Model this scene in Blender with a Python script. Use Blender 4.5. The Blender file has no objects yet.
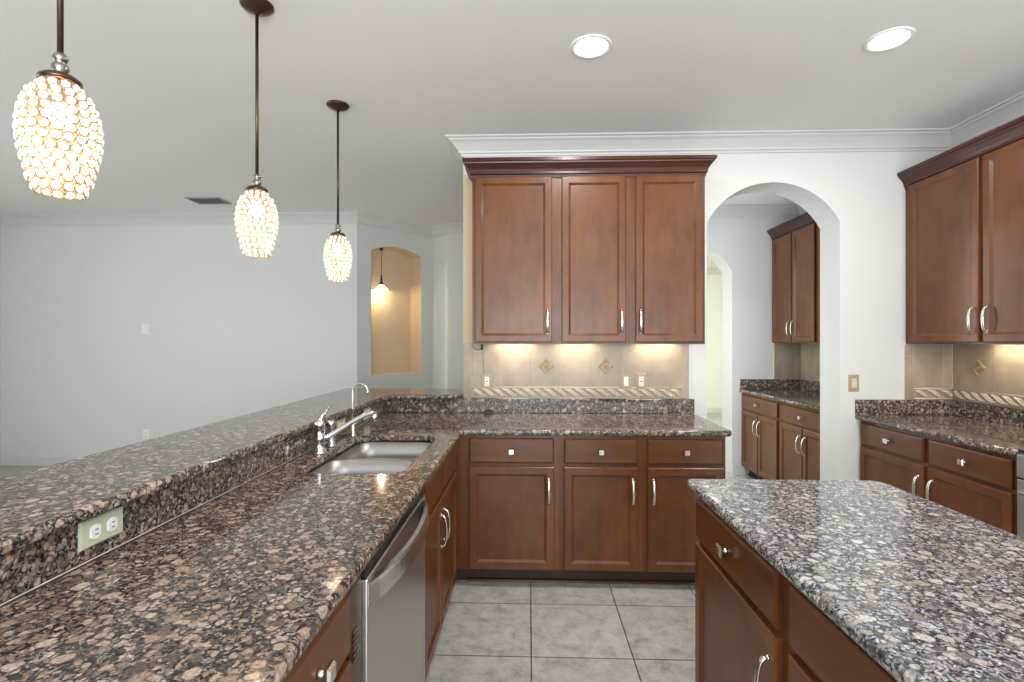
import bpy, bmesh, math, random
from mathutils import Vector, Matrix
random.seed(7)
PI = math.pi
scn = bpy.context.scene
C = scn.collection

# ------------------------------------------------------------------ camera, sky, exposure, large lights
cam_d = bpy.data.cameras.new('camera')
cam_d.sensor_fit = 'HORIZONTAL'; cam_d.sensor_width = 36.0
cam_d.lens = 36.0 * 506.0 / 1024.0
cam_d.clip_start = 0.05
cam = bpy.data.objects.new('camera', cam_d); C.objects.link(cam)
cam.location = (0, 0, 1.42)
cam.rotation_euler = (PI / 2, 0, math.atan(17 / 506.0))
scn.camera = cam

world = bpy.data.worlds.new('daylight'); scn.world = world
world.use_nodes = True
wb = world.node_tree.nodes['Background']
wb.inputs['Color'].default_value = (0.86, 0.93, 1.0, 1)
wb.inputs['Strength'].default_value = 1.2

vs = scn.view_settings
vs.view_transform = 'Standard'; vs.look = 'None'; vs.gamma = 1.0
vs.use_curve_mapping = False
vs.exposure = 0.55
scn.cycles.diffuse_bounces = 8
scn.cycles.max_bounces = 12
scn.cycles.sample_clamp_indirect = 6.0
scn.cycles.caustics_reflective = False
scn.cycles.caustics_refractive = False


def area(name, loc, direction, sx, sy, power, color, parent=None, spread=PI):
    d = bpy.data.lights.new(name, 'AREA'); d.shape = 'RECTANGLE'
    d.size = sx; d.size_y = sy; d.energy = power; d.color = color; d.spread = spread
    o = bpy.data.objects.new(name, d); C.objects.link(o)
    o.location = loc
    o.rotation_euler = Vector(direction).to_track_quat('-Z', 'Y').to_euler()
    if parent: o.parent = parent
    return o


# daylight entering by the glazed doors behind the camera and by the windows of the living area; added fill lights are marked
area('daylight_rear', (0.6, -3.42, 1.05), (0, 1, -.06), 4.2, 1.7, 122, (0.89, 0.95, 1.0))
area('daylight_side', (-6.02, 1.2, 1.45), (1, 0, 0), 3.0, 2.0, 36, (1.0, 0.99, 0.94))
area('hall_fill', (2.0, 7.6, 2.80), (0, .25, -1), 2.4, 2.4, 120, (1.0, 0.98, 0.88))  # added soft light for the room beyond the pantry, no window behind it
area('ceiling_fill', (0.1, -1.3, 1.75), (0, .25, 1), 1.6, 1.2, 72, (1.0, 0.98, 0.96))  # added unseen light aimed up to brighten the ceiling
area('daylight_entry', (-3.2, 7.1, 1.5), (1, .25, 0), 1.2, 1.8, 30, (0.95, 1.0, 0.96))
area('pantry_fill', (1.06, 4.8, 1.5), (1, 0.1, 0), 0.8, 1.8, 18, (0.88, 0.95, 1.0))  # added light against the closed wall to brighten the pantry cabinets


# ------------------------------------------------------------------ materials
def new_mat(name):
    m = bpy.data.materials.new(name); m.use_nodes = True
    nt = m.node_tree
    return m, nt, nt.nodes['Principled BSDF']


def link(nt, a, b): nt.links.new(a, b)


def plain(name, col, rough=0.5, metal=0.0, emit=None, strength=0.0, spec=0.5, coat=0.0, trans=0.0, bump=0.0, bscale=200.0):
    m, nt, b = new_mat(name)
    b.inputs['Base Color'].default_value = (*col, 1)
    b.inputs['Roughness'].default_value = rough
    b.inputs['Metallic'].default_value = metal
    b.inputs['Specular IOR Level'].default_value = spec
    b.inputs['Coat Weight'].default_value = coat
    b.inputs['Transmission Weight'].default_value = trans
    if emit:
        b.inputs['Emission Color'].default_value = (*emit, 1)
        b.inputs['Emission Strength'].default_value = strength
    if bump:
        t = nt.nodes.new('ShaderNodeTexCoord'); n = nt.nodes.new('ShaderNodeTexNoise')
        n.inputs['Scale'].default_value = bscale; n.inputs['Detail'].default_value = 2
        bp = nt.nodes.new('ShaderNodeBump'); bp.inputs['Strength'].default_value = bump; bp.inputs['Distance'].default_value = 0.002
        link(nt, t.outputs['Object'], n.inputs['Vector']); link(nt, n.outputs['Fac'], bp.inputs['Height'])
        link(nt, bp.outputs['Normal'], b.inputs['Normal'])
    return m


def ramp(nt, stops, interp='LINEAR'):
    r = nt.nodes.new('ShaderNodeValToRGB'); r.color_ramp.interpolation = interp
    e = r.color_ramp.elements
    e[0].position, e[0].color = stops[0][0], (*stops[0][1], 1)
    e[1].position, e[1].color = stops[-1][0], (*stops[-1][1], 1)
    for p, c in stops[1:-1]:
        k = e.new(p); k.color = (*c, 1)
    return r


def mixc(nt, fac, a, b, mode='MIX'):
    m = nt.nodes.new('ShaderNodeMix'); m.data_type = 'RGBA'; m.blend_type = mode
    for s, v in ((m.inputs[0], fac), (m.inputs[6], a), (m.inputs[7], b)):
        if isinstance(v, (int, float)): s.default_value = v
        elif isinstance(v, tuple): s.default_value = (*v, 1)
        else: link(nt, v, s)
    return m.outputs[2]


def math_node(nt, op, a, b=None, c=None):
    m = nt.nodes.new('ShaderNodeMath'); m.operation = op
    for s, v in zip(m.inputs, (a, b, c)):
        if v is None: continue
        if isinstance(v, (int, float)): s.default_value = v
        else: link(nt, v, s)
    return m.outputs[0]


def smooth(nt, v, lo, hi, out0=0.0, out1=1.0):
    m = nt.nodes.new('ShaderNodeMapRange'); m.interpolation_type = 'SMOOTHSTEP'
    m.inputs[1].default_value = lo; m.inputs[2].default_value = hi
    m.inputs[3].default_value = out0; m.inputs[4].default_value = out1
    link(nt, v, m.inputs[0]); return m.outputs[0]


def granite(name, tan=1.0, grey=1.0, scale=1.0, base=(1, 1, 1), spec=.6):
    """polished granite: pinkish ovoids of two sizes with dark rims in a black and grey speckled ground"""
    m, nt, b = new_mat(name)
    tc = nt.nodes.new('ShaderNodeTexCoord')

    def warp(src, sc, amt, det):
        nz = nt.nodes.new('ShaderNodeTexNoise'); nz.inputs['Scale'].default_value = sc; nz.inputs['Detail'].default_value = det
        link(nt, tc.outputs['Object'], nz.inputs['Vector'])
        sub = nt.nodes.new('ShaderNodeVectorMath'); sub.operation = 'SUBTRACT'; sub.inputs[1].default_value = (.5, .5, .5)
        link(nt, nz.outputs['Color'], sub.inputs[0])
        scl = nt.nodes.new('ShaderNodeVectorMath'); scl.operation = 'SCALE'; scl.inputs['Scale'].default_value = amt
        link(nt, sub.outputs[0], scl.inputs[0])
        ad = nt.nodes.new('ShaderNodeVectorMath'); ad.operation = 'ADD'
        link(nt, src, ad.inputs[0]); link(nt, scl.outputs[0], ad.inputs[1])
        return ad.outputs[0]
    vec = warp(warp(tc.outputs['Object'], 24, .022, 2), 110, .011, 3)

    def vor(sc):
        v = nt.nodes.new('ShaderNodeTexVoronoi'); v.feature = 'F1'; v.inputs['Scale'].default_value = sc * scale
        v.inputs['Randomness'].default_value = 0.95
        link(nt, vec, v.inputs['Vector']); return v

    def sepr(v):
        q = nt.nodes.new('ShaderNodeSeparateColor'); link(nt, v.outputs['Color'], q.inputs[0]); return q

    def tint(c):
        g = sum(c) / 3
        return tuple((g + (x - g) * tan) * grey for x in c)
    big, mid, small, speck = vor(30), vor(47), vor(88), vor(190)
    sb, sm, ss, sp = sepr(big), sepr(mid), sepr(small), sepr(speck)
    ground = ramp(nt, [(0, (.012, .012, .014)), (.38, (.026, .025, .026)), (.62, (.075, .070, .068)), (.85, (.17, .16, .155)), (1, (.27, .26, .25))])
    link(nt, sp.outputs[0], ground.inputs[0])
    ground = mixc(nt, 1.0, ground.outputs[0], base, 'MULTIPLY')
    cols = [(0, tint((.06, .050, .044))), (.25, tint((.17, .130, .105))), (.6, tint((.29, .225, .180))), (.85, tint((.33, .27, .225))), (1, tint((.37, .32, .285)))]
    n2 = nt.nodes.new('ShaderNodeTexNoise'); n2.inputs['Scale'].default_value = 150; n2.inputs['Detail'].default_value = 4
    link(nt, tc.outputs['Object'], n2.inputs['Vector'])
    fleck = smooth(nt, n2.outputs['Fac'], .30, .68, .35, 1.25)

    def grains(under, v, sv, lo, hi, p, rimw):
        r = ramp(nt, cols); link(nt, sv.outputs[1], r.inputs[0])
        col = mixc(nt, .65, r.outputs[0], fleck, 'MULTIPLY')
        pk = smooth(nt, sv.outputs[0], p, p + .02)
        if rimw:
            rim = math_node(nt, 'MULTIPLY', math_node(nt, 'MULTIPLY', smooth(nt, v.outputs['Distance'], hi, hi + rimw, 1, 0), pk), .6)
            under = mixc(nt, rim, under, (.022, .021, .022))
        return mixc(nt, math_node(nt, 'MULTIPLY', smooth(nt, v.outputs['Distance'], lo, hi, 1, 0), pk), under, col)
    c = grains(ground, small, ss, .36, .55, .40, 0)
    c = grains(c, mid, sm, .36, .52, .40, .10)
    c = grains(c, big, sb, .38, .50, .60, .10)
    link(nt, c, b.inputs['Base Color'])
    b.inputs['Roughness'].default_value = 0.085
    b.inputs['Specular IOR Level'].default_value = spec
    return m


def wood(name, sc, dark=(.058, .0180, .0057), mid=(.118, .0390, .0112), light=(.178, .0640, .0190)):
    m, nt, b = new_mat(name)
    tc = nt.nodes.new('ShaderNodeTexCoord')
    mp = nt.nodes.new('ShaderNodeMapping'); mp.inputs['Scale'].default_value = sc
    link(nt, tc.outputs['Object'], mp.inputs['Vector'])
    n = nt.nodes.new('ShaderNodeTexNoise'); n.inputs['Scale'].default_value = 26; n.inputs['Detail'].default_value = 5; n.inputs['Distortion'].default_value = .4
    link(nt, mp.outputs[0], n.inputs['Vector'])
    n2 = nt.nodes.new('ShaderNodeTexNoise'); n2.inputs['Scale'].default_value = 3.2; n2.inputs['Detail'].default_value = 3
    link(nt, mp.outputs[0], n2.inputs['Vector'])
    f = math_node(nt, 'ADD', math_node(nt, 'MULTIPLY', n.outputs['Fac'], .28), math_node(nt, 'MULTIPLY', n2.outputs['Fac'], .72))
    r = ramp(nt, [(.30, dark), (.5, mid), (.72, light)])
    link(nt, f, r.inputs[0]); link(nt, r.outputs[0], b.inputs['Base Color'])
    b.inputs['Roughness'].default_value = .34
    b.inputs['Specular IOR Level'].default_value = .38
    b.inputs['Coat Weight'].default_value = .06; b.inputs['Coat Roughness'].default_value = .12
    return m


def tile_floor():
    m, nt, b = new_mat('grey_floor_tile')
    tc = nt.nodes.new('ShaderNodeTexCoord')
    mp = nt.nodes.new('ShaderNodeMapping'); mp.inputs['Location'].default_value = (-.010, -.44, 0)
    link(nt, tc.outputs['Object'], mp.inputs['Vector'])
    br = nt.nodes.new('ShaderNodeTexBrick'); br.offset = 0; br.squash = 1
    br.inputs['Scale'].default_value = 1; br.inputs['Brick Width'].default_value = .457; br.inputs['Row Height'].default_value = .459
    br.inputs['Mortar Size'].default_value = .0035; br.inputs['Mortar Smooth'].default_value = .2
    br.inputs['Color1'].default_value = (.455, .45, .415, 1); br.inputs['Color2'].default_value = (.49, .485, .45, 1)
    br.inputs['Mortar'].default_value = (.10, .10, .095, 1)
    link(nt, mp.outputs[0], br.inputs['Vector'])
    n = nt.nodes.new('ShaderNodeTexNoise'); n.inputs['Scale'].default_value = 11; n.inputs['Detail'].default_value = 10; n.inputs['Roughness'].default_value = .74; n.inputs['Distortion'].default_value = .25
    link(nt, tc.outputs['Object'], n.inputs['Vector'])
    rr = ramp(nt, [(.30, (.50, .50, .50)), (.45, (.84, .84, .84)), (.56, (1.02, 1.02, 1.02)), (.75, (1.25, 1.24, 1.2))])
    link(nt, n.outputs['Fac'], rr.inputs[0])
    link(nt, mixc(nt, 1.0, br.outputs['Color'], rr.outputs[0], 'MULTIPLY'), b.inputs['Base Color'])
    b.inputs['Roughness'].default_value = .35
    bp = nt.nodes.new('ShaderNodeBump'); bp.inputs['Strength'].default_value = .3; bp.inputs['Distance'].default_value = .003; bp.invert = True
    link(nt, br.outputs['Fac'], bp.inputs['Height']); link(nt, bp.outputs['Normal'], b.inputs['Normal'])
    return m


def mottled(name, a, c, scale=9, rough=.45, mid=None):
    m, nt, b = new_mat(name)
    tc = nt.nodes.new('ShaderNodeTexCoord')
    n = nt.nodes.new('ShaderNodeTexNoise'); n.inputs['Scale'].default_value = scale; n.inputs['Detail'].default_value = 6
    link(nt, tc.outputs['Object'], n.inputs['Vector'])
    r = ramp(nt, [(.3, a), (.7, c)])
    link(nt, n.outputs['Fac'], r.inputs[0]); link(nt, r.outputs[0], b.inputs['Base Color'])
    b.inputs['Roughness'].default_value = rough
    return m


def brushed(name, col, rough, sc):
    m, nt, b = new_mat(name)
    tc = nt.nodes.new('ShaderNodeTexCoord')
    mp = nt.nodes.new('ShaderNodeMapping'); mp.inputs['Scale'].default_value = sc
    link(nt, tc.outputs['Object'], mp.inputs['Vector'])
    n = nt.nodes.new('ShaderNodeTexNoise'); n.inputs['Scale'].default_value = 40; n.inputs['Detail'].default_value = 2
    link(nt, mp.outputs[0], n.inputs['Vector'])
    link(nt, smooth(nt, n.outputs['Fac'], .2, .8, rough * .93, rough * 1.08), b.inputs['Roughness'])
    b.inputs['Base Color'].default_value = (*col, 1); b.inputs['Metallic'].default_value = 1
    return m


M = {}
M['granite'] = granite('brown_granite', 1.2, 1.26, 1.05, (1.05, .95, .88), .32)
M['granite_cool_lit'] = granite('brown_granite_cool_lit', .36, 1.85, 1.12, (2.0, 2.2, 2.5))  # same brown stone; cool light and reflections painted in as a greyer mix
M['wood'] = wood('cherry_stained_wood', (1, 1, .34))
M['wood_h'] = wood('cherry_stained_wood_across', (.34, 1, 1))
M['crown_wood'] = wood('cherry_stained_moulding', (.16, .16, 1), (.028, .008, .005), (.048, .013, .008), (.07, .020, .011))
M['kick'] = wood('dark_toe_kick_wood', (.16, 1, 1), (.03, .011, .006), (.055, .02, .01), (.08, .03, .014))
M['dark'] = plain('dark_gap', (.012, .010, .009), .6)
M['nickel'] = plain('satin_nickel', (.72, .69, .64), .24, 1)
M['chrome'] = plain('polished_chrome', (.82, .83, .85), .07, 1)
M['steel'] = brushed('stainless_steel_front', (.60, .59, .57), .34, (3, 3, .03))
M['basin'] = brushed('stainless_basin', (.37, .37, .37), .40, (1, .05, 1))
M['handle_steel'] = plain('stainless_handle', (.72, .74, .77), .22, 1)
M['wall'] = plain('wall_paint', (.70, .705, .69), .55, bump=.05, bscale=120)
M['ceiling'] = plain('ceiling_paint', (.84, .825, .815), .7, bump=.08, bscale=90)
M['trim'] = plain('white_trim_paint', (.66, .66, .645), .38)
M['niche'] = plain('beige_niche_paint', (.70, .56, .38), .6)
M['hall'] = plain('pale_green_paint', (.80, .82, .745), .6)
M['floor'] = tile_floor()
M['tile'] = mottled('beige_wall_tile', (.30, .245, .175), (.42, .355, .265), 7, .35)
M['grout'] = plain('light_grout', (.64, .58, .48), .8)
M['stone'] = mottled('carved_border_stone', (.55, .475, .385), (.72, .645, .545), 30, .45)
M['accent'] = mottled('bronze_accent', (.26, .17, .08), (.50, .39, .23), 40, .35)
M['accent_dark'] = plain('accent_recess', (.16, .11, .06), .5)
M['beige'] = plain('almond_plastic', (.42, .335, .21), .4)
M['almond'] = plain('pale_almond_plastic', (.55, .58, .43), .4)
M['white'] = plain('white_plastic', (.85, .85, .83), .35)
M['black'] = plain('black_plastic', (.012, .012, .013), .35)
M['blackglass'] = plain('black_glass', (.01, .01, .011), .06)
M['bronze'] = plain('dark_bronze', (.10, .062, .042), .28, .85)
M['pewter'] = plain('pewter', (.30, .28, .26), .3, 1)
M['goldwire'] = plain('tan_wire', (.34, .21, .10), .4, .3, emit=(1, .62, .3), strength=.04)
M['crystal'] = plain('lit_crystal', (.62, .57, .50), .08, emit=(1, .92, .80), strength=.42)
M['bulb'] = plain('glowing_bulb', (1, 1, 1), .3, emit=(1, .86, .66), strength=14)
M['lens'] = plain('lit_lens', (1, 1, 1), .4, emit=(1, .97, .92), strength=9)
M['pucklens'] = plain('lit_puck_lens', (1, 1, 1), .4, emit=(1, .85, .62), strength=6)
M['vent'] = plain('vent_grey', (.33, .33, .32), .5)
M['frost'] = plain('frosted_glass', (.95, .88, .76), .3, emit=(1, .84, .60), strength=1.3)


# ------------------------------------------------------------------ mesh helpers
class MB:
    def __init__(s): s.bm = bmesh.new(); s.mi = 0

    def _mark(s, faces):
        for f in faces: f.material_index = s.mi

    def mat(s, i): s.mi = i; return s

    def box(s, x0, x1, y0, y1, z0, z1, bev=0.0, seg=1):
        vs_ = [s.bm.verts.new(p) for p in ((x0, y0, z0), (x1, y0, z0), (x1, y1, z0), (x0, y1, z0), (x0, y0, z1), (x1, y0, z1), (x1, y1, z1), (x0, y1, z1))]
        fs = [s.bm.faces.new([vs_[i] for i in q]) for q in ((3, 2, 1, 0), (4, 5, 6, 7), (0, 1, 5, 4), (1, 2, 6, 5), (2, 3, 7, 6), (3, 0, 4, 7))]
        s._mark(fs)
        if bev:
            es = list({e for f in fs for e in f.edges})
            r = bmesh.ops.bevel(s.bm, geom=es, offset=bev, segments=seg, affect='EDGES', profile=.5, material=-1)
            s._mark(r['faces'])
        return s

    def rings(s, rings, close=True, cap0=True, cap1=True, smooth_=False):
        R = [[s.bm.verts.new(p) for p in r] for r in rings]
        n = len(R[0]); fs = []
        for a, b in zip(R, R[1:]):
            for i in range(n if close else n - 1):
                j = (i + 1) % n
                fs.append(s.bm.faces.new((a[i], a[j], b[j], b[i])))
        if smooth_:
            for f in fs: f.smooth = True
        if cap0: fs.append(s.bm.faces.new(R[0][::-1]))
        if cap1: fs.append(s.bm.faces.new(R[-1]))
        s._mark(fs)
        return R

    def lathe(s, prof, c=(0, 0, 0), n=24, axis='z', cap0=True, cap1=True):
        rs = []
        for r, h in prof:
            ring = []
            for k in range(n):
                a = 2 * PI * k / n; p = (r * math.cos(a), r * math.sin(a), h)
                if axis == 'y': p = (p[0], -h, p[1])
                if axis == 'x': p = (h, p[0], p[1])
                ring.append((p[0] + c[0], p[1] + c[1], p[2] + c[2]))
            rs.append(ring)
        s.rings(rs, smooth_=True, cap0=cap0, cap1=cap1); return s

    def tube(s, path, r, n=10, flat=1.0, ref=None):
        P = [Vector(p) for p in path]; rs = []
        rr = r if isinstance(r, (list, tuple)) else [r] * len(P)
        t0 = (P[1] - P[0]).normalized()
        up = Vector(ref) if ref else (Vector((0, 0, 1)) if abs(t0.z) < .9 else Vector((1, 0, 0)))
        u = (up - t0 * up.dot(t0)).normalized()
        for i, p in enumerate(P):
            t = ((P[min(i + 1, len(P) - 1)] - P[max(i - 1, 0)])).normalized()
            u = (u - t * u.dot(t)).normalized(); v = t.cross(u)
            rs.append([p + u * (rr[i] * math.cos(2 * PI * k / n)) + v * (rr[i] * flat * math.sin(2 * PI * k / n)) for k in range(n)])
        s.rings(rs, smooth_=True); return s

    def sphere(s, c, r, sub=2, scale=(1, 1, 1), rot=None):
        mat = Matrix.Translation(c) @ (rot.to_4x4() if rot else Matrix()) @ Matrix.Diagonal((*scale, 1))
        ret = bmesh.ops.create_icosphere(s.bm, subdivisions=sub, radius=r, matrix=mat)
        for f in {f for v in ret['verts'] for f in v.link_faces}: f.smooth = True; f.material_index = s.mi
        return s

    def build(s, name, mats, parent=None, loc=None):
        bmesh.ops.recalc_face_normals(s.bm, faces=s.bm.faces[:])
        me = bpy.data.meshes.new(name); s.bm.to_mesh(me); s.bm.free()
        for m in (mats if isinstance(mats, (list, tuple)) else [mats]): me.materials.append(M[m] if isinstance(m, str) else m)
        o = bpy.data.objects.new(name, me); C.objects.link(o)
        if parent: o.parent = parent
        if loc: o.location = loc
        return o


def thing(name, label, cat, loc=(0, 0, 0), rz=0.0, group=None):
    o = bpy.data.objects.new(name, None); C.objects.link(o); o.empty_display_size = .1
    o.location = loc; o.rotation_euler = (0, 0, rz); o['label'] = label; o['category'] = cat
    if group: o['group'] = group
    return o


def tag(o, label, cat, group=None, kind=None):
    o['label'] = label; o['category'] = cat
    if group: o['group'] = group
    if kind: o['kind'] = kind
    return o


def struct(o): o['kind'] = 'structure'; return o


def dup(root, loc, rz=None, label=None):
    def cp(o, par):
        c = o.copy(); C.objects.link(c)
        if par: c.parent = par; c.matrix_parent_inverse = o.matrix_parent_inverse.copy()
        for ch in list(o.children): cp(ch, c)
        return c
    r = cp(root, None); r.location = loc
    if rz is not None: r.rotation_euler = (0, 0, rz)
    if label: r['label'] = label
    return r


def rrect(x0, x1, y0, y1, r, n=6):
    pts = []
    for cx, cy, a0 in ((x1 - r, y0 + r, -PI / 2), (x1 - r, y1 - r, 0), (x0 + r, y1 - r, PI / 2), (x0 + r, y0 + r, PI)):
        for k in range(n + 1):
            a = a0 + PI / 2 * k / n
            pts.append((cx + r * math.cos(a), cy + r * math.sin(a)))
    return pts


def inset(poly, d):
    """offset a ccw polygon inwards by d (mitred)"""
    n = len(poly); out = []
    for i in range(n):
        p0, p, p1 = Vector(poly[i - 1]), Vector(poly[i]), Vector(poly[(i + 1) % n])
        a, b = (p - p0).normalized(), (p1 - p).normalized()
        na, nb = Vector((-a.y, a.x)), Vector((-b.y, b.x))
        m = na + nb; m = m / max(.3, m.dot(na)) if m.length > 1e-6 else na
        out.append((p.x + m.x * d, p.y + m.y * d))
    return out


def fillet(poly, radii, n=5):
    out = []; N = len(poly)
    for i, r in enumerate(radii):
        p = Vector(poly[i])
        if not r: out.append(tuple(p)); continue
        a = (Vector(poly[i - 1]) - p).normalized(); b = (Vector(poly[(i + 1) % N]) - p).normalized()
        ang = a.angle(b); t = r / math.tan(ang / 2)
        cdir = (a + b).normalized(); c = p + cdir * (r / math.sin(ang / 2))
        p0, p1 = p + a * t, p + b * t
        a0 = math.atan2(*(p0 - c).yx); a1 = math.atan2(*(p1 - c).yx)
        da = (a1 - a0 + PI) % (2 * PI) - PI
        for k in range(n + 1):
            q = a0 + da * k / n; out.append((c.x + r * math.cos(q), c.y + r * math.sin(q)))
    return out


def slab(mb, outline, z0, z1, hole=None, r=.010):
    """polished slab: outline ccw with an eased edge and an optional hole"""
    t = z1 - z0; r = min(r, t * .45)
    prof = [(r, z0), (r * .3, z0 + r * .3), (0, z0 + r), (0, z1 - r), (r * .3, z1 - r * .3), (r, z1)]

    def loop(poly, sgn):
        return [[mb.bm.verts.new((x, y, z)) for x, y in inset(poly, sgn * i)] for i, z in prof]
    L = loop(outline, 1)
    for a, b in zip(L, L[1:]):
        for i in range(len(a)):
            j = (i + 1) % len(a); f = mb.bm.faces.new((a[i], a[j], b[j], b[i])); f.smooth = True
    if hole:
        Hh = loop(hole, -1)
        for a, b in zip(Hh, Hh[1:]):
            for i in range(len(a)):
                j = (i + 1) % len(a); mb.bm.faces.new((a[i], b[i], b[j], a[j]))
        for k in (0, -1):
            es = []
            for ring in (L[k], Hh[k]):
                for i in range(len(ring)):
                    es.append(mb.bm.edges.get((ring[i], ring[(i + 1) % len(ring)])))
            bmesh.ops.triangle_fill(mb.bm, edges=es, use_beauty=True, use_dissolve=False)
    else:
        mb.bm.faces.new(L[0][::-1]); mb.bm.faces.new(L[-1])
    return mb


def sweep(mb, path, prof, right=True):
    """sweep a closed profile [(out, z)] along an open 2-D path, mitred; out points to the right of travel"""
    P = [Vector(p) for p in path]; rs = []
    for i, p in enumerate(P):
        ns = []
        if i: d = (p - P[i - 1]).normalized(); ns.append(Vector((d.y, -d.x)))
        if i < len(P) - 1: d = (P[i + 1] - p).normalized(); ns.append(Vector((d.y, -d.x)))
        if len(ns) == 2:
            m = ns[0] + ns[1]; m = m / max(.15, m.dot(ns[0]))
        else: m = ns[0]
        rs.append([(p.x + m.x * o, p.y + m.y * o, z) for o, z in prof])
    mb.rings(rs)
    return mb


def opening_wall(name, x0, x1, H, ox0, ox1, spring, rise, th, sill=0.0, n=20, mats='wall', back=False, loc=(0, 0, 0), rz=0.0, back_mat=None):
    """wall in its local xz plane (front at y=0, back at y=th) pierced by an arched opening; 'back' closes it as a niche"""
    mb = MB(); w = (ox1 - ox0) / 2; cx = (ox0 + ox1) / 2
    if rise > 0:
        R = (w * w + rise * rise) / (2 * rise); cz = spring + rise - R
        arch = []
        a0 = math.asin(w / R)
        for k in range(n + 1):
            a = -a0 + 2 * a0 * k / n
            arch.append((cx + R * math.sin(a), cz + R * math.cos(a)))
    else: arch = [(ox0, spring), (ox1, spring)]
    bm = mb.bm

    def face(pts, m=0):
        f = bm.faces.new([bm.verts.new(p) for p in pts]); f.material_index = m
    for y, fl in ((0, 1), (th, -1)):
        def q(pts):
            face([(x, y, z) for x, z in (pts if fl > 0 else pts[::-1])])
        if fl < 0 and back:
            q([(x0, 0), (x1, 0), (x1, H), (x0, H)]); continue
        q([(x0, 0), (ox0, 0), (ox0, H), (x0, H)]); q([(ox1, 0), (x1, 0), (x1, H), (ox1, H)])
        if sill > 0: q([(ox0, 0), (ox1, 0), (ox1, sill), (ox0, sill)])
        for (xa, za), (xb, zb) in zip(arch, arch[1:]): q([(xa, za), (xb, zb), (xb, H), (xa, H)])
    yb = th - .012 if back else th
    im = 1 if back_mat else 0
    pts = [(ox1, sill)] + [(x, z) for x, z in arch[::-1]] + [(ox0, sill)]
    if arch[-1][1] < sill: pts = arch[::-1]
    for (xa, za), (xb, zb) in zip(pts, pts[1:]): face([(xa, 0, za), (xa, yb, za), (xb, yb, zb), (xb, 0, zb)], im)
    if sill > 0: face([(ox0, 0, sill), (ox0, yb, sill), (ox1, yb, sill), (ox1, 0, sill)], 0)
    if back: face([(x, yb, z) for x, z in pts[::-1]], im)
    for q in (((x0, 0, 0), (x0, th, 0), (x0, th, H), (x0, 0, H)), ((x1, 0, 0), (x1, 0, H), (x1, th, H), (x1, th, 0)), ((x0, 0, H), (x0, th, H), (x1, th, H), (x1, 0, H))): face(q)
    bmesh.ops.remove_doubles(bm, verts=bm.verts[:], dist=1e-5)
    o = mb.build(name, [mats] + ([back_mat] if back_mat else []))
    o.location = loc; o.rotation_euler = (0, 0, rz)
    return struct(o)


# ------------------------------------------------------------------ the room
H = 2.84
YB = 3.58          # kitchen back wall
XR = 2.915         # right wall
struct(MB().box(-6.3, 4.6, -3.6, 10.3, -.12, 0).build('floor', 'floor'))
struct(MB().box(-6.3, 4.6, -3.6, 10.3, H, H + .12).build('ceiling', 'ceiling'))
opening_wall('wall_back', -.467, XR + .15, H, 1.243, 2.153, 2.25, .275, .24, loc=(0, YB, 0))
struct(MB().box(XR, XR + .15, -3.5, YB, 0, H).build('wall_right', 'wall'))
# living area walls
struct(MB().box(-6.10, -5.9, 5.6, 5.75, 0, H).box(-5.9, -1.9234, 5.6, 5.75, 0, H).build('wall_living', 'wall'))
mbl = MB()
for b_ in ((-3.5, -.4, 0, H), (2.8, 5.75, 0, H), (-.4, 2.8, 0, .35), (-.4, 2.8, 2.5, H)): mbl.box(-6.2, -6.049, b_[0], b_[1], b_[2], b_[3])
struct(mbl.build('wall_left', 'wall'))
mbr = MB()
for b_ in ((-6.2, -1.6, 0, H), (2.8, XR + .15, 0, H), (-1.6, 2.8, 0, .15), (-1.6, 2.8, 2.5, H)): mbr.box(b_[0], b_[1], -3.6, -3.45, b_[2], b_[3])
struct(mbr.build('wall_rear', 'wall'))
P1 = (-1.9234, 5.6); P2 = (-1.2270, 6.4); P3 = (-.9905, 6.2); P4 = (1.0, 6.2)
L12 = math.hypot(P2[0] - P1[0], P2[1] - P1[1]); a12 = math.atan2(P2[1] - P1[1], P2[0] - P1[0])
opening_wall('wall_angled', 0, L12, H, .178, .882, 2.462, .078, .235, sill=1.02, back=True, back_mat='niche', loc=(*P1, 0), rz=a12)
L23 = math.hypot(P3[0] - P2[0], P3[1] - P2[1]); a23 = math.atan2(P3[1] - P2[1], P3[0] - P2[0])
opening_wall('wall_narrow', 0, L23, H, .075, .268, 2.30, .0955, .16, loc=(*P2, 0), rz=a23)
struct(MB().box(-.9905, 1.0, 6.2, 6.32, 0, H).build('wall_entry', 'wall'))
struct(MB().box(-3.2, -.15, 8.0, 8.12, 0, H).build('wall_entry_far', 'hall'))
# pantry behind the arch and the room beyond it
opening_wall('wall_pantry', 1.0, 3.02, H, 1.25, 2.155, 2.17, .275, .27, loc=(0, 5.45, 0))
struct(MB().box(.96, 1.04, YB + .24, 6.2, 0, H).build('wall_pantry_left', 'wall'))
struct(MB().box(2.875, 3.02, YB + .24, 5.45, 0, H).build('wall_pantry_right', 'wall'))
struct(MB().box(.0, 4.5, 10.1, 10.25, 0, H).build('wall_hall', 'hall'))
struct(MB().box(4.4, 4.55, 5.72, 10.1, 0, H).build('wall_hall_right', 'hall'))
struct(MB().box(-.15, 0, 6.32, 10.25, 0, H).build('wall_hall_left', 'hall'))
# pony wall that carries the bar
struct(MB().box(-1.17, -1.035, -.6, 3.72, 0, 1.017).box(-1.035, -.468, 3.585, 3.72, 0, 1.017).build('wall_peninsula', 'wall'))

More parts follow.
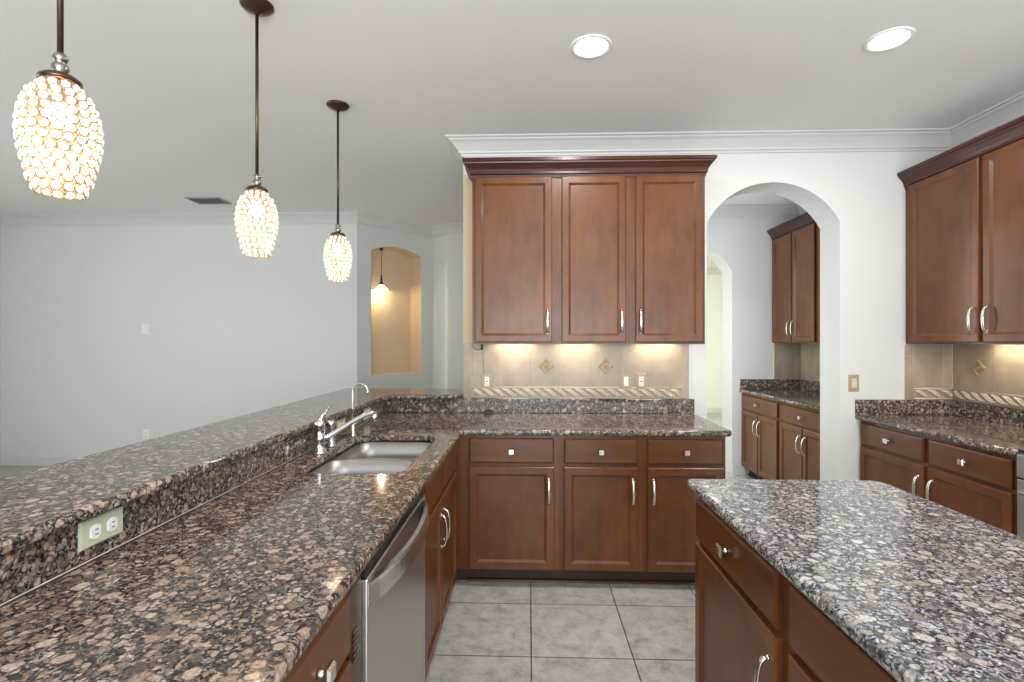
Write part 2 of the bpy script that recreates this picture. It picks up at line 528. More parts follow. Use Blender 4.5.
crown_prof = [(0, H - .112), (.012, H - .112), (.016, H - .100), (.028, H - .094), (.030, H - .084), (.045, H - .062), (.070, H - .034), (.090, H - .022), (.094, H - .014), (.112, H - .010), (.112, H), (0, H)]
struct(sweep(MB(), [(-.467, YB + .24), (-.467, YB), (XR, YB), (XR, -3.4)], crown_prof).build('trim_1', 'trim'))
struct(sweep(MB(), [(-6.049, -3.4), (-6.049, 5.6), P1, P2, P3, (.96, 6.2)], crown_prof).build('trim_2', 'trim'))
struct(sweep(MB(), [(1.04, YB + .24), (1.04, 5.45), (2.875, 5.45), (2.875, YB + .24)], crown_prof).build('trim_3', 'trim'))
struct(sweep(MB(), [(0, 10.1), (4.4, 10.1)], crown_prof).build('trim_4', 'trim'))
base_prof = [(0, 0), (.014, 0), (.014, .10), (.008, .118), (.006, .13), (0, .13)]
struct(sweep(MB(), [(-6.049, -3.4), (-6.049, 5.6), P1, P2, P3, (.96, 6.2)], base_prof).build('baseboard_living', 'trim'))
struct(sweep(MB(), [(2.155, 5.45), (2.29, 5.45)], base_prof).build('baseboard_pantry', 'trim'))
struct(sweep(MB(), [(0, 10.1), (4.4, 10.1)], base_prof).build('baseboard_hall', 'trim'))
struct(sweep(MB(), [(2.153, YB), (2.30, YB)], base_prof).build('baseboard_back', 'trim'))


# ------------------------------------------------------------------ cabinet parts
def door_bm(w, h, frame=.046, t=.02):
    """door leaf with a recessed flat panel; local x 0..w, z 0..h, front at y=-t"""
    mb = MB()

    def R(i, y): return [(i, y, i), (w - i, y, i), (w - i, y, h - i), (i, y, h - i)]
    mb.rings([R(0, 0), R(0, -t + .004), R(.004, -t), R(frame - .004, -t), R(frame, -t + .003), R(frame + .010, -t + .010), R(frame + .012, -t + .010)])
    return mb


def drawer_bm(w, h, t=.02):
    mb = MB()

    def R(i, y): return [(i, y, i), (w - i, y, i), (w - i, y, h - i), (i, y, h - i)]
    mb.rings([R(0, 0), R(0, -t + .006), R(.003, -t + .003), R(.009, -t)])
    return mb


HANDLE_ME = None; KNOB_ME = None


def add_handle(parent, x, z, t=.02):
    global HANDLE_ME
    if HANDLE_ME is None:
        mb = MB(); L = .070
        path = [(0, .001, -L), (0, -.012, -L), (0, -.021, -L * .82), (0, -.027, -L * .45), (0, -.029, 0), (0, -.027, L * .45), (0, -.021, L * .82), (0, -.012, L), (0, .001, L)]
        mb.tube(path, [.0095, .0085, .0075, .0078, .0090, .0078, .0075, .0085, .0095], 12, .55, (1, 0, 0))
        for s_ in (-1, 1): mb.lathe([(.009, 0), (.009, .003), (.006, .006)], (0, 0, s_ * L), 12, 'y')
        o = mb.build('handle', 'nickel', parent); HANDLE_ME = o.data
    else:
        o = bpy.data.objects.new('handle', HANDLE_ME); C.objects.link(o); o.parent = parent
    o.location = (x, -t, z); o['label'] = 'satin nickel bow handle'
    return o


def add_knob(parent, x, z, t=.02):
    global KNOB_ME
    if KNOB_ME is None:
        mb = MB()
        mb.lathe([(.010, 0), (.007, .006), (.007, .016)], (0, 0, 0), 14, 'y')

        def R(a, y): return [(-a, y, -a), (a, y, -a), (a, y, a), (-a, y, a)]
        mb.rings([R(.009, -.013), R(.0160, -.019), R(.0168, -.024), R(.0135, -.030)])
        o = mb.build('knob', 'nickel', parent); KNOB_ME = o.data
    else:
        o = bpy.data.objects.new('knob', KNOB_ME); C.objects.link(o); o.parent = parent
    o.location = (x, -t, z); o['label'] = 'square satin nickel knob'
    return o


def add_door(par, x0, x1, z0, z1, hx=None, hz=None, frame=.046):
    d = door_bm(x1 - x0, z1 - z0, frame).build('door', 'wood', par, (x0, 0, z0))
    if hx is not None: add_handle(d, hx - x0, hz - z0)
    return d


def add_drawer(par, x0, x1, z0, z1, knob=True, name='drawer'):
    d = drawer_bm(x1 - x0, z1 - z0).build(name, 'wood_h', par, (x0, 0, z0))
    if knob: add_knob(d, (x1 - x0) / 2, (z1 - z0) / 2)
    return d


def base_cabinet(label, loc, rz, w, doors, drawers, depth=.60, group=None, name='base_cabinet'):
    """doors: (x0,x1,handle_x or None); drawers: (x0,x1,knob)"""
    t = thing(name, label, 'cabinet', loc, rz, group)
    mb = MB()
    mb.box(0, w, 0, .019, .10, .876)                                   # face frame
    mb.box(0, .016, .019, depth, .10, .876); mb.box(w - .016, w, .019, depth, .10, .876)
    mb.box(.016, w - .016, .019, depth, .10, .118); mb.box(.016, w - .016, depth - .01, depth, .118, .876)
    mb.build('carcass', 'wood', t)
    k = MB().box(0, w, .075, .09, 0, .10)
    k.rings([[(x, .075, 0), (x, .058, 0), (x, .060, .012), (x, .068, .018), (x, .075, .019)] for x in (0, w)])
    k.build('toe_kick', 'kick', t)
    for x0, x1, hx in doors: add_door(t, x0, x1, .107, .698, hx, .560)
    for x0, x1, kn in drawers: add_drawer(t, x0, x1, .719, .859, kn)
    return t


def wall_cabinet(label, loc, rz, w, doors, z0=1.40, z1=2.492, depth=.31, group=None):
    t = thing('wall_cabinet', label, 'cabinet', loc, rz, group)
    mb = MB().box(0, w, 0, depth, z0 + .018, z1).box(0, w, 0, .02, z0, z0 + .018).box(0, .016, .02, depth, z0, z0 + .018).box(w - .016, w, .02, depth, z0, z0 + .018)
    mb.build('carcass', 'wood', t)
    for x0, x1, hx in doors: add_door(t, x0, x1, z0 + .013, z1 - .016, hx, z0 + .143)
    return t


# ------------------------------------------------------------------ back run (left to right)
YF = 2.92
base_cabinet('base cabinet under back counter, its drawer and door beside the peninsula corner', (-.368, YF, 0), 0, .540,
             [(.023, .511, .511 - .03)], [(.023, .511, True)], .64)
base_cabinet('middle base cabinet under the back counter, one drawer over one door', (.172, YF, 0), 0, .476,
             [(.028, .448, .448 - .03)], [(.028, .448, True)], .64)
base_cabinet('base cabinet at the right end of back counter, partly hidden by the island', (.648, YF, 0), 0, .470,
             [(.028, .454, .028 + .03)], [(.028, .454, True)], .64)
YU = 3.27
wall_cabinet('wall cabinet left of the three on back wall, widest door', (-.367, YU, 0), 0, .546, [(.019, .514, .514 - .028)])
wall_cabinet('wall cabinet in the middle of the three on back wall', (.179, YU, 0), 0, .470, [(.032, .439, .439 - .028)])
wall_cabinet('wall cabinet right of the three on back wall, next to the large arch', (.649, YU, 0), 0, .473, [(.033, .455, .033 + .028)])
cab_crown = [(0, 2.472), (.004, 2.472), (.006, 2.490), (.014, 2.496), (.014, 2.510), (.020, 2.524), (.036, 2.546), (.046, 2.556), (.048, 2.564), (.056, 2.568), (.056, 2.588), (0, 2.588)]
tag(sweep(MB(), [(-.367, YB - .005), (-.367, YU - .002), (1.122, YU - .002), (1.122, YB - .005)], [(o + .001, z) for o, z in cab_crown]).build('cabinet_crown_molding', 'crown_wood'),
    'dark cherry crown moulding along the top of the three back wall cabinets', 'moulding')

# ------------------------------------------------------------------ peninsula (front faces +x; local x runs to +y)
XP = -.42
R90 = PI / 2
t = thing('base_cabinet', 'sink base cabinet in peninsula beside dishwasher, two doors below false drawer fronts', 'cabinet', (XP, 1.93, 0), R90)
mb = MB(); w = .99
mb.box(0, w, 0, .019, .10, .876); mb.box(0, .016, .019, .585, .10, .66); mb.box(w - .016, w, .019, .585, .10, .876)
mb.box(.016, w - .016, .019, .585, .10, .118); mb.box(.016, w - .016, .575, .585, .118, .876)
mb.build('carcass', 'wood', t)
MB().box(0, w, .075, .09, 0, .10).build('toe_kick', 'kick', t)
for x0, x1, hx in ((.012, .385, .352), (.400, .865, .433)): add_door(t, x0, x1, .107, .698, hx, .560)
for x0, x1 in ((.012, .385), (.400, .865)): add_drawer(t, x0, x1, .719, .859, False, 'false_drawer_front')

t = thing('dishwasher', 'stainless steel dishwasher with bowed handle under the peninsula counter', 'dishwasher', (XP, 1.222, 0), R90)
w = .70
MB().box(.005, w - .035, .02, .57, .10, .86).build('tub', 'dark', t)
mb = MB(); mb.box(.003, w - .003, -.025, .018, .13, .835, .004, 2); mb.build('door', 'steel', t)
MB().box(.003, w - .003, -.02, .018, .840, .862, .002).build('control_strip', 'black', t)['label'] = 'black control strip'
MB().box(.01, w - .01, .05, .07, 0, .125).build('toe_panel', 'black', t)
mb = MB(); n = 18; rs = []
for k in range(n + 1):
    u = k / n; x = .010 + (w - .020) * u; o = .006 + .050 * math.sin(PI * u) ** .75; th = .016
    rs.append([(x, -.024 - o + th, .765), (x, -.024 - o, .768), (x, -.024 - o, .815), (x, -.024 - o + .004, .823), (x, -.024 - o + th, .825)])
mb.rings(rs); hd = mb.build('handle', 'handle_steel', t); hd['label'] = 'wide bowed stainless handle'

t = thing('dishwasher_filler', 'narrow dark wood filler with small louvred vent left of dishwasher', 'panel', (XP, 1.142, 0), R90)
MB().box(0, .078, -.012, .57, .0, .876, .002).build('panel', 'kick', t)
mb = MB()
for k in range(6): mb.box(.010, .040, -.017, -.0125, .742 - k * .013, .748 - k * .013)
mb.build('vent_grille', 'pewter', t)

base_cabinet('drawer base cabinet in peninsula in the near foreground, left of the dishwasher', (XP, .745, 0), R90, .397,
             [(.018, .385, .35)], [(.018, .385, True)], .585)
t = base_cabinet('last base cabinet of peninsula, mostly below the frame beside camera', (XP, -.55, 0), R90, 1.294,
                 [(.02, .63, .60), (.66, 1.275, .69)], [(.02, .63, True), (.66, 1.275, True)], .585)

t = thing('corner_filler', 'plain wood corner filler where the peninsula meets the back cabinets', 'panel', (XP, YF, 0))
MB().box(.0, .0515, .002, .021, .10, .876).box(.0, .0515, .021, .04, .10, .876).build('panel', 'wood', t)
MB().box(-.075, .0515, .075, .09, 0, .099).build('toe_kick', 'kick', t)

# worktop in one L, with its granite upstand
GT, GB = .914, .880
out = [(-1.01, -.6), (-.385, -.6), (-.385, 2.885), (1.15, 2.885), (1.15, 3.568), (-1.01, 3.568)]
out = fillet(out, [0, .02, .05, .035, 0, 0], 6)
wt = thing('granite_countertop', 'brown speckled granite L-shaped countertop holding the sink', 'countertop', (0, 0, 0))
slab(MB(), out, GB, GT, hole=rrect(-.900, -.487, 1.915, 2.690, .085, 7)).build('slab', 'granite', wt)
mb = MB().box(-1.032, -1.011, -.6, 3.568, GT + .0005, 1.016, .002).box(-1.011, 1.147, 3.548, 3.569, GT + .0005, 1.016, .002)
mb.build('upstand', 'granite', wt)
MB().tube([(-1.0105, -.6, GT + .0005), (-1.0105, 3.54, GT + .0005)], .0016, 6).build('caulk_line', 'stone', wt)['label'] = 'pale caulk line'

bt = thing('granite_bar_top', 'raised granite breakfast bar ledge along the far side of the peninsula', 'countertop', (0, 0, 0))
out = [(-1.437, -.6), (-.982, -.6), (-.982, 3.36), (-.930, 3.47), (-.4675, 3.485), (-.4675, 3.93), (-1.437, 3.93)]
slab(MB(), fillet(out, [0, 0, .08, .08, 0, 0, .03], 5), 1.017, 1.049).build('slab', 'granite', bt)

# ------------------------------------------------------------------ sink and taps
sk = thing('kitchen_sink', 'stainless double bowl undermount sink set in the peninsula counter', 'sink', (-.6935, 2.304, .70))


def bowl(y0, y1, nm):
    mb = MB(); rs = []
    for i, z in ((0, .178), (.004, .10), (.010, .03), (.022, .010), (.045, .0), (.12, -.004)):
        rr = max(.02, .075 - i * .3)
        rs.append([(x, y, z) for x, y in rrect(-.205 + i, .205 - i, y0 + i, y1 - i, rr, 6)])
    mb.rings(rs, cap0=False, cap1=True, smooth_=True)
    o = mb.build(nm, 'basin', sk)
    md = o.modifiers.new('thickness', 'SOLIDIFY'); md.thickness = .0015; md.offset = -1
    dm = MB().lathe([(.045, 0), (.043, .003), (.036, .003), (.030, -.004), (.004, -.004)], (0, (y0 + y1) / 2, -.0025), 20)
    dm.build('drain', 'chrome', o)


bowl(-.384, -.012, 'bowl'); bowl(.012, .384, 'bowl')
mb = MB(); r_out = rrect(-.225, .225, -.405, .405, .08, 6)
for z in (.1775, .1790):
    loops = [[mb.bm.verts.new((x, y, z)) for x, y in lp] for lp in (r_out, rrect(-.205, .205, -.384, -.012, .075, 6), rrect(-.205, .205, .012, .384, .075, 6))]
    es = [mb.bm.edges.new((l[i], l[(i + 1) % len(l)])) for l in loops for i in range(len(l))]
    bmesh.ops.triangle_fill(mb.bm, edges=es, use_beauty=True)
mb.build('rim', 'basin', sk)

fa = thing('kitchen_faucet', 'chrome single lever faucet with long swung spout behind the sink', 'faucet', (-.942, 2.25, GT))
MB().lathe([(.033, 0), (.033, .006), (.027, .014), (.0225, .03), (.0225, .06), (.024, .064), (.024, .072), (.021, .078), (.021, .118), (.024, .124), (.022, .140), (.012, .150)], n=24).build('body', 'chrome', fa)
sp = [(.012, .012, .062), (.04, .038, .078), (.08, .078, .106), (.12, .118, .132), (.155, .150, .150), (.182, .176, .157), (.195, .188, .153)]
mb = MB().tube(sp, [.012, .0125, .012, .0115, .0115, .012, .012], 14)
mb.lathe([(.0125, .118), (.0145, .124), (.0145, .150), (.010, .158)], (.192, .186, 0), 16)
mb.build('spout', 'chrome', fa)
MB().tube([(0, 0, .138), (.004, .012, .160), (.012, .040, .182), (.022, .070, .205)], [.010, .009, .0065, .0055], 12).build('lever', 'chrome', fa)
sy = thing('side_sprayer', 'chrome side sprayer standing right behind the main faucet', 'sprayer', (-.950, 2.40, GT))
MB().lathe([(.024, 0), (.024, .006), (.018, .016), (.015, .03), (.013, .05)], n=20).build('holder', 'chrome', sy)
MB().lathe([(.010, .045), (.011, .075), (.015, .088), (.021, .104), (.0215, .116), (.016, .124)], n=20).build('spray_head', 'chrome', sy)
gf = thing('filter_faucet', 'slim gooseneck water filter tap at the far end of the sink', 'faucet', (-.937, 2.665, GT))
MB().lathe([(.017, 0), (.017, .004), (.0115, .010), (.0115, .085), (.008, .095)], n=18).build('base', 'chrome', gf)
pth = [(0, 0, .08), (0, 0, .15), (0, 0, .225)]
for k in range(1, 12):
    a = PI - PI * 1.12 * k / 11; pth.append((.040 + .040 * math.cos(a), 0, .235 + .042 * math.sin(a)))
MB().tube(pth, .0052, 10, ref=(0, 1, 0)).build('gooseneck', 'nickel', gf)
MB().tube([(.008, 0, .060), (.022, -.004, .072), (.034, -.006, .098)], [.005, .005, .006], 10).build('lever', 'chrome', gf)

# ------------------------------------------------------------------ tiled backsplashes
def rope(mb, L, z0, z1, y, pitch=.073):
    """carved border: two fillets and a twisted rope of S-shaped strands; local x 0..L, front towards -y"""
    mb.mat(1).box(0, L, -.0075, y, z0, z1).mat(0)
    for z in (z0 + .004, z1 - .004): mb.tube([(0, y - .002, z), (L, y - .002, z)], .0055, 8)
    n = int(L / pitch); zc = (z0 + z1) / 2; hh = (z1 - z0) / 2 - .015
    for k in range(n):
        x = (k + .5) * L / n
        for off, r in ((0, .0075), (.022, .0055)):
            pts = []
            for j in range(11):
                u = j / 10 * 2 - 1
                pts.append((x + off + pitch * .62 * u, y - .004 - .004 * (1 - u * u), zc - hh * math.sin(u * PI / 2)))
            pts = [p for p in pts if 0.004 < p[0] < L - .004]
            if len(pts) > 3: mb.tube(pts, [r if 0 < i < len(pts) - 1 else .002 for i in range(len(pts))], 8)


def backsplash(label, loc, rz, L, joints, z1, margins, accents, rope_x, zt=1.017, border=True):
    t = thing('tile_backsplash', label, 'backsplash', loc, rz)
    mb = MB().mat(1).box(0, L, -.006, 0, zt, z1).mat(0)
    zr = 1.098 if border else zt
    js = sorted(set([0.0] + list(joints) + [L]))
    g = .0017
    for a, b in zip(js, js[1:]):
        if b - a < .012: continue
        mid = (a + b) / 2
        z0 = zr if rope_x[0] <= mid <= rope_x[1] else zt
        zs = [z0 + g, z1] if mid > rope_x[0] and mid < rope_x[1] else [zt + g, 1.315, z1]
        for c, d in zip(zs, zs[1:]): mb.box(a + g, b - g, -.009, -.006, c + (g if c > zs[0] else 0), d - .0005, .0008)
    mb.build('tiles', ['tile', 'grout'], t)
    if border:
        rb = MB(); rope(rb, rope_x[1] - rope_x[0], zt + .003, zr - .002, -.0062)
        rb.build('rope_border', ['stone', 'tile'], t, (rope_x[0], 0, 0))['label'] = 'carved twisted rope border'
    for x, z in accents:
        ab = MB(); rs_ = []
        for i, y in ((.056, -.009), (.056, -.013), (.050, -.018), (.042, -.018), (.038, -.0125)):
            rs_.append([(0, y, -i), (i, y, 0), (0, y, i), (-i, y, 0)])
        ab.rings(rs_)
        for k in (-1, 0, 1):
            ab.tube([(-.010 + k * .009, -.014, .010 + k * .009 - .004 * abs(k)), (k * .010, -.016, k * .010 * .4), (.010 + k * .009, -.014, -.010 + k * .009 + .004 * abs(k))], [.002, .0042, .002], 8)
        o = ab.build('accent_tile', 'accent', t, (x, 0, z)); o['label'] = 'diamond shaped bronze accent tile'
    return t


X0 = -.467
backsplash('beige tiled backsplash under the back wall cabinets with two diamond accents', (X0, YB - .0005, 0), 0, 1.117 - X0,
           [x - X0 for x in (-.403, -.201, .012, .223, .432, .642, .851, 1.064)], 1.402, 1, [(.120 - X0, 1.245), (.536 - X0, 1.245)], (-.403 - X0, 1.064 - X0))
backsplash('short beige tiled backsplash on the back wall at right, in the corner', (2.585, YB - .0005, 0), 0, .329, [.061, .262, .318], 1.396, 1, [], (.061, .329))
backsplash('beige tiled backsplash along the right wall with one diamond accent', (XR - .0005, YB - .010, 0), -R90, 2.3,
           [.095, .308, .52, .733, .945, 1.158, 1.37, 1.583, 1.795, 2.01], 1.396, 1, [(.199, 1.245)], (0.0, 2.3))
backsplash('greyish tiled backsplash on the pantry far wall', (2.59, 5.4495, 0), 0, .284, [.10, .23], 1.396, 1, [], (0, .284), border=False)
backsplash('greyish tiled backsplash on the pantry right wall', (2.8745, 5.44, 0), -R90, 1.6, [.12, .33, .54, .75, .96, 1.17, 1.38], 1.396, 1, [], (0, 1.6), border=False)


# ------------------------------------------------------------------ plates
def plate(label, loc, rz, kind='duplex', horiz=False, mats=('beige', 'white'), wdt=.072, hgt=.116, frame=False):
    """wall plate facing local -y, standing on the wall at y=0"""
    cat = 'outlet' if kind in ('duplex', 'gfci') else 'switch'
    t = thing('electrical_outlet' if cat == 'outlet' else 'light_switch', label, cat, loc, rz)
    W, Hh = (hgt, wdt) if horiz else (wdt, hgt)
    mb = MB()

    def R(i, y): return [(-W / 2 + i, y, -Hh / 2 + i), (W / 2 - i, y, -Hh / 2 + i), (W / 2 - i, y, Hh / 2 - i), (-W / 2 + i, y, Hh / 2 - i)]
    mb.rings([R(0, 0), R(0, -.003), R(.004, -.0065)])
    mb.build('cover_plate', mats[0], t)
    if kind == 'duplex':
        for s_ in (-1, 1):
            cx, cz = (s_ * .0235, 0) if horiz else (0, s_ * .021)
            mb = MB(); rs = []
            for y, k in ((-.006, 1), (-.0095, 1), (-.0105, .93)):
                ring = []
                for q in range(20):
                    a = 2 * PI * q / 20
                    u, v = .0170 * math.cos(a) * k, max(-.0138, min(.0138, .0170 * math.sin(a))) * k
                    ring.append((cx + (v if horiz else u), y, cz + (u if horiz else v)))
                rs.append(ring)
            mb.rings(rs); rc = mb.build('receptacle', mats[1], t)
            sl = MB()
            for k in (-1, 1):
                if horiz: sl.box(cx - .0035, cx + .0045, -.0112, -.0104, cz + k * .0055 - .0011, cz + k * .0055 + .0011)
                else: sl.box(cx + k * .0055 - .0011, cx + k * .0055 + .0011, -.0112, -.0104, cz - .0035, cz + .0045)
            sl.build('slot', 'dark', rc)
    elif kind == 'gfci':
        MB().box(-.0165, .0165, -.010, -.0055, -.033, .033, .0015).build('receptacle', mats[1], t)
        sl = MB()
        for s_ in (-1, 1):
            for k in (-1, 1): sl.box(k * .0055 - .0011, k * .0055 + .0011, -.0106, -.0100, s_ * .020 - .004, s_ * .020 + .004)
        sl.box(-.007, .007, -.0112, -.0100, -.003, .003); sl.build('slot', 'dark', t)
    else:
        mb = MB(); mb.rings([[(-.016, -.005, -.033), (.016, -.005, -.033), (.016, -.005, .033), (-.016, -.005, .033)], [(-.0155, -.012, -.032), (.0155, -.012, -.032), (.0155, -.007, .032), (-.0155, -.007, .032)]])
        mb.build('rocker', mats[1], t)
    return t


yt = YB - .0097
plate('beige outlet left of the back tiles, below the hanging black cable', (-.297, yt, 1.135), 0, 'gfci')
plate('beige rocker switch on back tiles, left of the close pair', (.679, yt, 1.138), 0, 'rocker')
plate('beige outlet on back tiles, right of the close pair', (.784, yt, 1.138), 0, 'gfci')
plate('beige rocker switch on the white wall right of the large arch', (2.245, YB - .0003, 1.129), 0, 'rocker', mats=('beige', 'stone'))
plate('wide almond outlet on the granite upstand in the near left foreground', (-1.0108, 1.162, .979), R90, 'duplex', True, ('almond', 'white'), .066, .122)
plate('almond outlet on the upstand behind the filter tap and spout, nearer one', (-1.0108, 2.685, .968), R90, 'duplex', True, ('almond', 'white'), .066, .116)
plate('almond outlet on the upstand near the inner corner beyond the sink', (-1.0108, 3.12, .968), R90, 'duplex', True, ('almond', 'white'), .066, .116)
plate('small white switch high on the far living area wall', (-4.35, 5.5997, 1.556), 0, 'rocker', mats=('white', 'white'), wdt=.085)
plate('small white outlet low on the far living area wall', (-4.34, 5.5997, .36), 0, 'duplex', mats=('white', 'white'))

tag(MB().box(-.4665, -.369, YB - .004, YB - .0005, 1.405, 2.60).build('wall_tan_strip', 'niche'), 'narrow tan strip on the wall end left of the wall cabinets', 'panel')  # thin tan strip laid over the wall beside the cabinets

# loose cable under the wall cabinet and plug on the worktop
cb = thing('charger_cable', 'thin black cable looping down below the left wall cabinet', 'cable', (-.35, 3.45, 1.398))
MB().tube([(-.04, 0, .002), (-.035, 0, -.015), (-.018, 0, -.034), (.004, .0, -.040), (.020, 0, -.030), (.026, 0, -.012), (.028, 0, .001)], .0022, 6).build('cord', 'black', cb)
MB().lathe([(.004, 0), (.0065, -.006), (.0065, -.034), (.004, -.040)], (.029, 0, 0), 12).build('connector', 'black', cb)
MB().tube([(.029, 0, -.038), (.030, .06, -.10), (.031, .110, -.16), (.034, .113, -.215)], .0012, 6).build('lead', 'black', cb)
pg = thing('plug_adapter', 'small black plug adapter lying on the back counter against the upstand', 'adapter', (-.283, 3.505, GT))
MB().box(-.030, .030, -.018, .018, .0, .022, .006, 2).build('housing', 'black', pg)
MB().box(-.008, -.006, .018, .030, .008, .014).box(.006, .008, .018, .030, .008, .014).build('prong', 'nickel', pg)
MB().tube([(-.028, 0, .011), (-.045, -.004, .006), (-.052, .004, .004)], .003, 8).build('lead', 'black', pg)


# under-cabinet lamps
def bar_lamp(label, loc, power, rz=0.0):
    t = thing('under_cabinet_light', label, 'lamp', loc, rz)
    MB().box(-.15, .15, -.018, .018, -.014, 0, .003, 2).build('housing', 'white', t)
    MB().box(-.14, .14, -.012, .012, -.017, -.014, .001).build('lens', 'pucklens', t)
    area('bar_lamp', (0, 0, -.019), (0, .35, -1), .27, .02, power, (1, .82, .58), t)
    return t


for x, nm in ((-.10, 'left'), (.33, 'middle'), (.89, 'right')):
    bar_lamp('slim lamp glowing under the %s back wall cabinet' % nm, (x, 3.505, 1.4175), .62)
bar_lamp('slim lamp glowing under the right wall cabinets, near the corner', (2.835, 3.10, 1.4175), .8, -R90)
bar_lamp('slim lamp glowing under the right wall cabinets, near the range', (2.835, 2.62, 1.4175), .8, -R90)

# ------------------------------------------------------------------ right run (front faces -x; local x runs to -y)
XBF = 2.292
base_cabinet('base cabinet on the right against the back wall, narrower door and drawer', (XBF, YB - .003, 0), -R90, .594,
             [(.022, .580, .580 - .035)], [(.022, .580, True)])
base_cabinet('base cabinet on the right beside the range, wider drawer', (XBF, YB - .597, 0), -R90, .541,
             [(.018, .518, .018 + .035)], [(.018, .518, True)])
YUR = 2.595
wall_cabinet('right wall cabinet in the corner, single door hinged at the back wall', (YUR, YB - .003, 0), -R90, .604, [(.052, .583, .583 - .03)], depth=.30)
wall_cabinet('right wall cabinet nearest the camera, door cut off by the frame', (YUR, YB - .607, 0), -R90, .62, [(.010, .55, .010 + .03)], depth=.30)
tag(sweep(MB(), [(YUR - .002, YB - .006), (YUR - .002, YB - 1.60)], [(o + .001, z - .012) for o, z in cab_crown]).build('cabinet_crown_molding', 'crown_wood'),
    'dark cherry crown moulding along the top of the right wall cabinets', 'moulding')
rc = thing('granite_countertop', 'speckled granite countertop on the right run ending at the range', 'countertop', (0, 0, 0))
out = [(2.254, 2.441), (XR - .002, 2.441), (XR - .002, YB - .002), (2.254, YB - .002)]
slab(MB(), out, GB, GT).build('slab', 'granite', rc)
MB().box(2.254, XR - .024, YB - .0225, YB - .0015, GT + .0005, 1.016, .002).box(XR - .0225, XR - .0015, 2.441, YB - .0015, GT + .0005, 1.016, .002).build('upstand', 'granite', rc)

rg = thing('kitchen_range', 'stainless range with black glass top at the right edge of picture', 'stove', (2.285, 2.434, 0), -R90)
w = .76
MB().box(0, w, .02, .61, .08, .900, .003).build('body', 'steel', rg)
MB().box(0, w, -.012, .612, .902, .918, .003).build('cooktop', 'blackglass', rg)['label'] = 'black glass cooktop'
MB().box(.004, w - .004, -.02, .018, .24, .78, .004).build('oven_door', 'steel', rg)
MB().box(.12, w - .12, -.0225, -.0205, .36, .64).build('oven_window', 'blackglass', rg)
MB().box(.004, w - .004, -.022, .018, .79, .895, .004).build('control_panel', 'steel', rg)
mb = MB().tube([(.06, -.055, .735), (w - .06, -.055, .735)], .011, 12)
for x in (.07, w - .07): mb.tube([(x, -.02, .735), (x, -.055, .735)], .008, 10)
mb.build('handle', 'handle_steel', rg)
for k in range(5): MB().lathe([(.022, 0), (.020, .024), (.012, .026)], (.10 + k * .14, -.022, .842), 18, 'y').build('knob', 'black', rg)
MB().box(.004, w - .004, -.02, .018, .085, .23, .004).build('warming_drawer', 'steel', rg)

# ------------------------------------------------------------------ pantry cabinets
XPB = 2.26
for k, lab in enumerate(('pantry base cabinet at the far wall, one drawer over two doors', 'pantry base cabinet next to the arch jamb, partly hidden behind it')):
    base_cabinet(lab, (XPB, 5.447 - k * .81, 0), -R90, .81, [(.03, .40, .365), (.415, .785, .45)], [(.03, .785, True)])
XPU = 2.575
for k, lab in enumerate(('pantry wall cabinet with two doors at the far pantry wall', 'pantry wall cabinet just showing past the arch jamb')):
    wall_cabinet(lab, (XPU, 5.447 - k * .85, 0), -R90, .81 if k else .85, [(.03, .415, .385), (.435, .82, .465)] if not k else [(.03, .395, .365), (.415, .78, .445)], depth=.295)
tag(sweep(MB(), [(XPU - .002, 5.44), (XPU - .002, 3.84)], [(o + .001, z) for o, z in cab_crown]).build('cabinet_crown_molding', 'crown_wood'),
    'dark cherry crown moulding on the pantry wall cabinets seen through the arch', 'moulding')
pc = thing('granite_countertop', 'dark granite countertop on the pantry cabinets behind the arch', 'countertop', (0, 0, 0))
slab(MB(), fillet([(2.222, 3.83), (2.872, 3.83), (2.872, 5.447), (2.222, 5.447)], [0, 0, 0, .02]), GB, GT).build('slab', 'granite', pc)
MB().box(2.235, 2.850, 5.425, 5.4475, GT + .0005, 1.016, .002).box(2.8505, 2.8725, 3.83, 5.4475, GT + .0005, 1.016, .002).build('upstand', 'granite', pc)

# ------------------------------------------------------------------ island (left face -x; local x runs to -y)
XI = .616
ys = 1.852
for k, lab in enumerate(('island cabinet at the far end, drawer with square knob over a door', 'island cabinet in the near foreground, drawer front cut by the frame', 'last island cabinet, below the frame beside the camera')):
    base_cabinet(lab, (XI, ys - k * .652, 0), -R90, .652, [(.012, .604, .604 - .035)], [(.012, .604, True)], .60)
it = thing('granite_island_top', 'speckled granite island top in the right foreground', 'countertop', (0, 0, 0))
out = fillet([(.578, -.25), (1.278, -.25), (1.278, 1.888), (.578, 1.888)], [.02, .02, .05, .018], 6)
slab(MB(), out, GB, GT).build('slab', 'granite_cool_lit', it)


